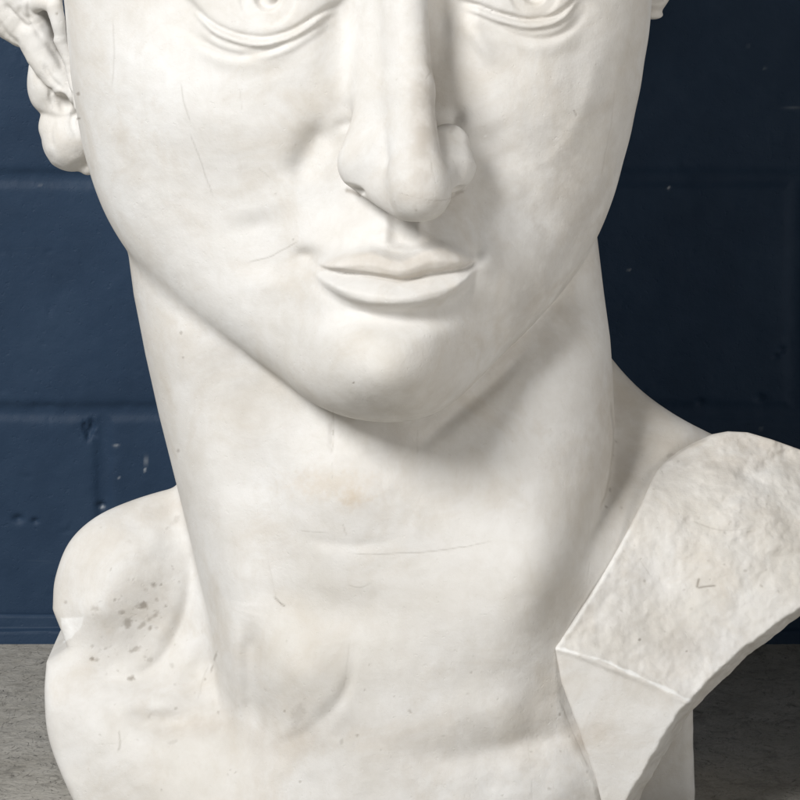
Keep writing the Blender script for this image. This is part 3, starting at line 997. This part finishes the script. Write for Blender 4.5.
def build_wall():
    st = .0021
    xs = np.arange(-1.1, 1.1, st); zs = np.arange(.0, 1.15, st)
    x, z = np.meshgrid(xs, zs, indexing='ij')
    z0 = CAMH - (640 - ROW0) * MMPX              # floor line
    u = 400 + x / MMPX; v = ROW0 + (CAMH - z) / MMPX   # position in wall pixels
    o = u * 0
    wu = 1.6 * fbm(u, v, o, 60, 3, 11); wv = 1.4 * fbm(u, v, o, 80, 3, 12)
    rows = [178 - 233.5 * k for k in range(-1, 5)]      # bed joints at 411.5, 178, ...
    h = .0004 * fbm(u, v, o, 90, 3, 14) + .0005 * fbm(u, v, o, 16, 4, 15)
    pit = noise(u / 7, v / 7, o, 21) * noise(u / 23, v / 23, o, 22)
    h -= .0016 * np.clip(pit - .35, 0, 1)
    def prof(d, w):      # d signed distance from joint centre
        return .0030 * (1 / (1 + np.exp((np.abs(d) - w) / 1.8)))
    rec = 0
    for r in rows:
        d = v + wv - r
        chipn = 4 * np.clip(noise(u / 14, v * 0, o + r, 31) - .45, 0, 1)
        rec = np.maximum(rec, prof(d, 7.2 + chipn))
    course = np.floor((v - 178) / 233.5)
    ph = np.where((course.astype(int) % 2) == 0, 795, 104)
    d = ((u + wu - ph + 228) % 456) - 228
    chipn = 5 * np.clip(noise(u * 0, v / 12, o + ph, 33) - .35, 0, 1)
    rec = np.maximum(rec, prof(d, 7.0 + chipn))
    # broken arris near the low left joint
    rec = np.maximum(rec, .005 * np.clip(1.3 - np.hypot((u - 90) / 6, (v - 429) / 8) + .8 * noise(u / 4, v / 4, o, 44), 0, 1))
    h -= rec * (1 + .25 * fbm(u, v, o, 20, 3, 35))
    for cu, cv, r in ((101, 506, 4), (18, 519, 5), (35, 521, 3), (782, 350, 4), (776, 356, 3), (700, 402, 4), (760, 398, 5)):
        h -= .004 * np.exp(-(((u - cu) / r) ** 2 + ((v - cv) / (r * .7)) ** 2))
    chip = np.zeros_like(u)
    for cu, cv, a, b, s in ((116, 446, 2.4, 1, .5), (146, 461, 1, 4, .6), (102, 508, 1.8, 1.4, .6), (145, 470, 1, 1.5, .6), (629, 270, 1.1, 1.1, .5), (748, 46, 1, 1, .3), (761, 429, 1.5, 1.2, .25),
                             (669, 188, 1.2, 1.2, .7), (765, 68, 1, 1, .4), (793, 108, 8, 1.2, .15), (40, 185, 1.2, 1, .3), (119, 478, 1, 1, .3)):
        chip = np.maximum(chip, s * np.exp(-(((u - cu) / a) ** 2 + ((v - cv) / b) ** 2)))
    vts = np.stack([x, WY - h, z], -1).reshape(-1, 3)
    nx, nz = len(xs), len(zs)
    I = np.arange(nx * nz).reshape(nx, nz)
    q = np.stack([I[:-1, :-1], I[1:, :-1], I[1:, 1:], I[:-1, 1:]], -1).reshape(-1, 4)
    # closing back face so that the wall has thickness
    w = link_mesh('block_wall', vts, q, PAINT, None, True, {'chip': chip.ravel()})
    w['label'] = 'navy blue painted concrete block wall behind the bust'
    w['category'] = 'wall'
    # low rendered plinth strip at the foot
    z0 = 0.0
    xs2 = np.arange(-1.1, 1.1, .004)
    pr = [(0.0105, 0.0275), (-.002, .0262), (-.0035, .0245), (-.0045, .014), (-.0095, .0120), (-.0105, .010), (-.0115, -.002)]
    pr = np.array(pr)
    pr = np.stack([np.interp(np.linspace(0, 6, 37), range(7), pr[:, k]) for k in (0, 1)], 1)
    X, T = np.meshgrid(xs2, np.arange(len(pr)), indexing='ij')
    yy = WY - .004 + pr[T, 0] + .0006 * fbm(X * 1000, T * 6., T * 0., 30, 3, 41); zz = z0 + pr[T, 1] + .0008 * fbm(X * 1000, T * 6., T * 0., 50, 3, 42)
    V2 = np.stack([X, yy, zz], -1).reshape(-1, 3)
    I = np.arange(X.size).reshape(X.shape)
    q = np.stack([I[:-1, 1:], I[1:, 1:], I[1:, :-1], I[:-1, :-1]], -1).reshape(-1, 4)
    link_mesh('plinth_strip', V2, q, PAINT, w, True, {'chip': np.zeros(len(V2))})


build_wall()


def concrete():
    m, nt, b = newmat('worn_concrete'); N = NT(nt)
    co = N.n('ShaderNodeTexCoord').outputs['Object']
    c = N.ramp(N.noise(co, 8, 8, .68, .5), [(.3, (.34, .315, .27, 1)), (.5, (.47, .445, .395, 1)), (.7, (.58, .555, .505, 1))])
    f = N.ramp(N.noise(co, 60, 8, .75, .6), [(.38, g4(0)), (.62, g4(1))])
    c = N.mix(N.math('MULTIPLY', f, .7), c, (.46, .44, .40, 1))
    d = N.ramp(N.noise(co, 38, 10, .85, .9), [(.50, g4(0)), (.60, g4(1))])
    c = N.mix(N.math('MULTIPLY', d, .42), c, (.10, .09, .076, 1))
    mp = N.n('ShaderNodeMapping'); mp.inputs['Scale'].default_value = (28, 44, 1); mp.inputs['Rotation'].default_value = (0, 0, .5); N.l(co, mp.inputs[0])
    br = N.ramp(N.noise(mp.outputs[0], 1, 6, .7, 1.2), [(.44, g4(0)), (.62, g4(1))])
    c = N.mix(N.math('MULTIPLY', br, .12), c, (.13, .12, .10, 1))
    cr = N.ramp(N.noise(co, 34, 3, .5, 2.5), [(.492, g4(0)), (.5, g4(1)), (.508, g4(0))])
    ck = N.math('MULTIPLY', cr, N.ramp(N.noise(co, 9, 3), [(.5, g4(0)), (.6, g4(1))]))
    c = N.mix(N.math('MULTIPLY', ck, .5), c, (.06, .055, .046, 1))
    g = N.ramp(N.noise(co, 420, 2, .6), [(.3, g4(0)), (.7, g4(1))])
    c = N.mix(N.math('MULTIPLY', g, .25), c, (.20, .19, .165, 1))
    N.l(c, b.inputs['Base Color'])
    b.inputs['Roughness'].default_value = .75
    bm = N.n('ShaderNodeBump'); bm.inputs['Strength'].default_value = .9; bm.inputs['Distance'].default_value = .0035
    N.l(N.math('SUBTRACT', N.noise(co, 60, 8, .7), cr), bm.inputs['Height']); N.l(bm.outputs[0], b.inputs['Normal'])
    return m


fx, fy = np.meshgrid(np.arange(-3, 3.01, .05), np.arange(-4, WY + .06, .05), indexing='ij')
I = np.arange(fx.size).reshape(fx.shape)
fl = link_mesh('floor', np.stack([fx, fy, fx * 0], -1).reshape(-1, 3), np.stack([I[:-1, :-1], I[1:, :-1], I[1:, 1:], I[:-1, 1:]], -1).reshape(-1, 4), concrete())
fl['kind'] = 'structure'
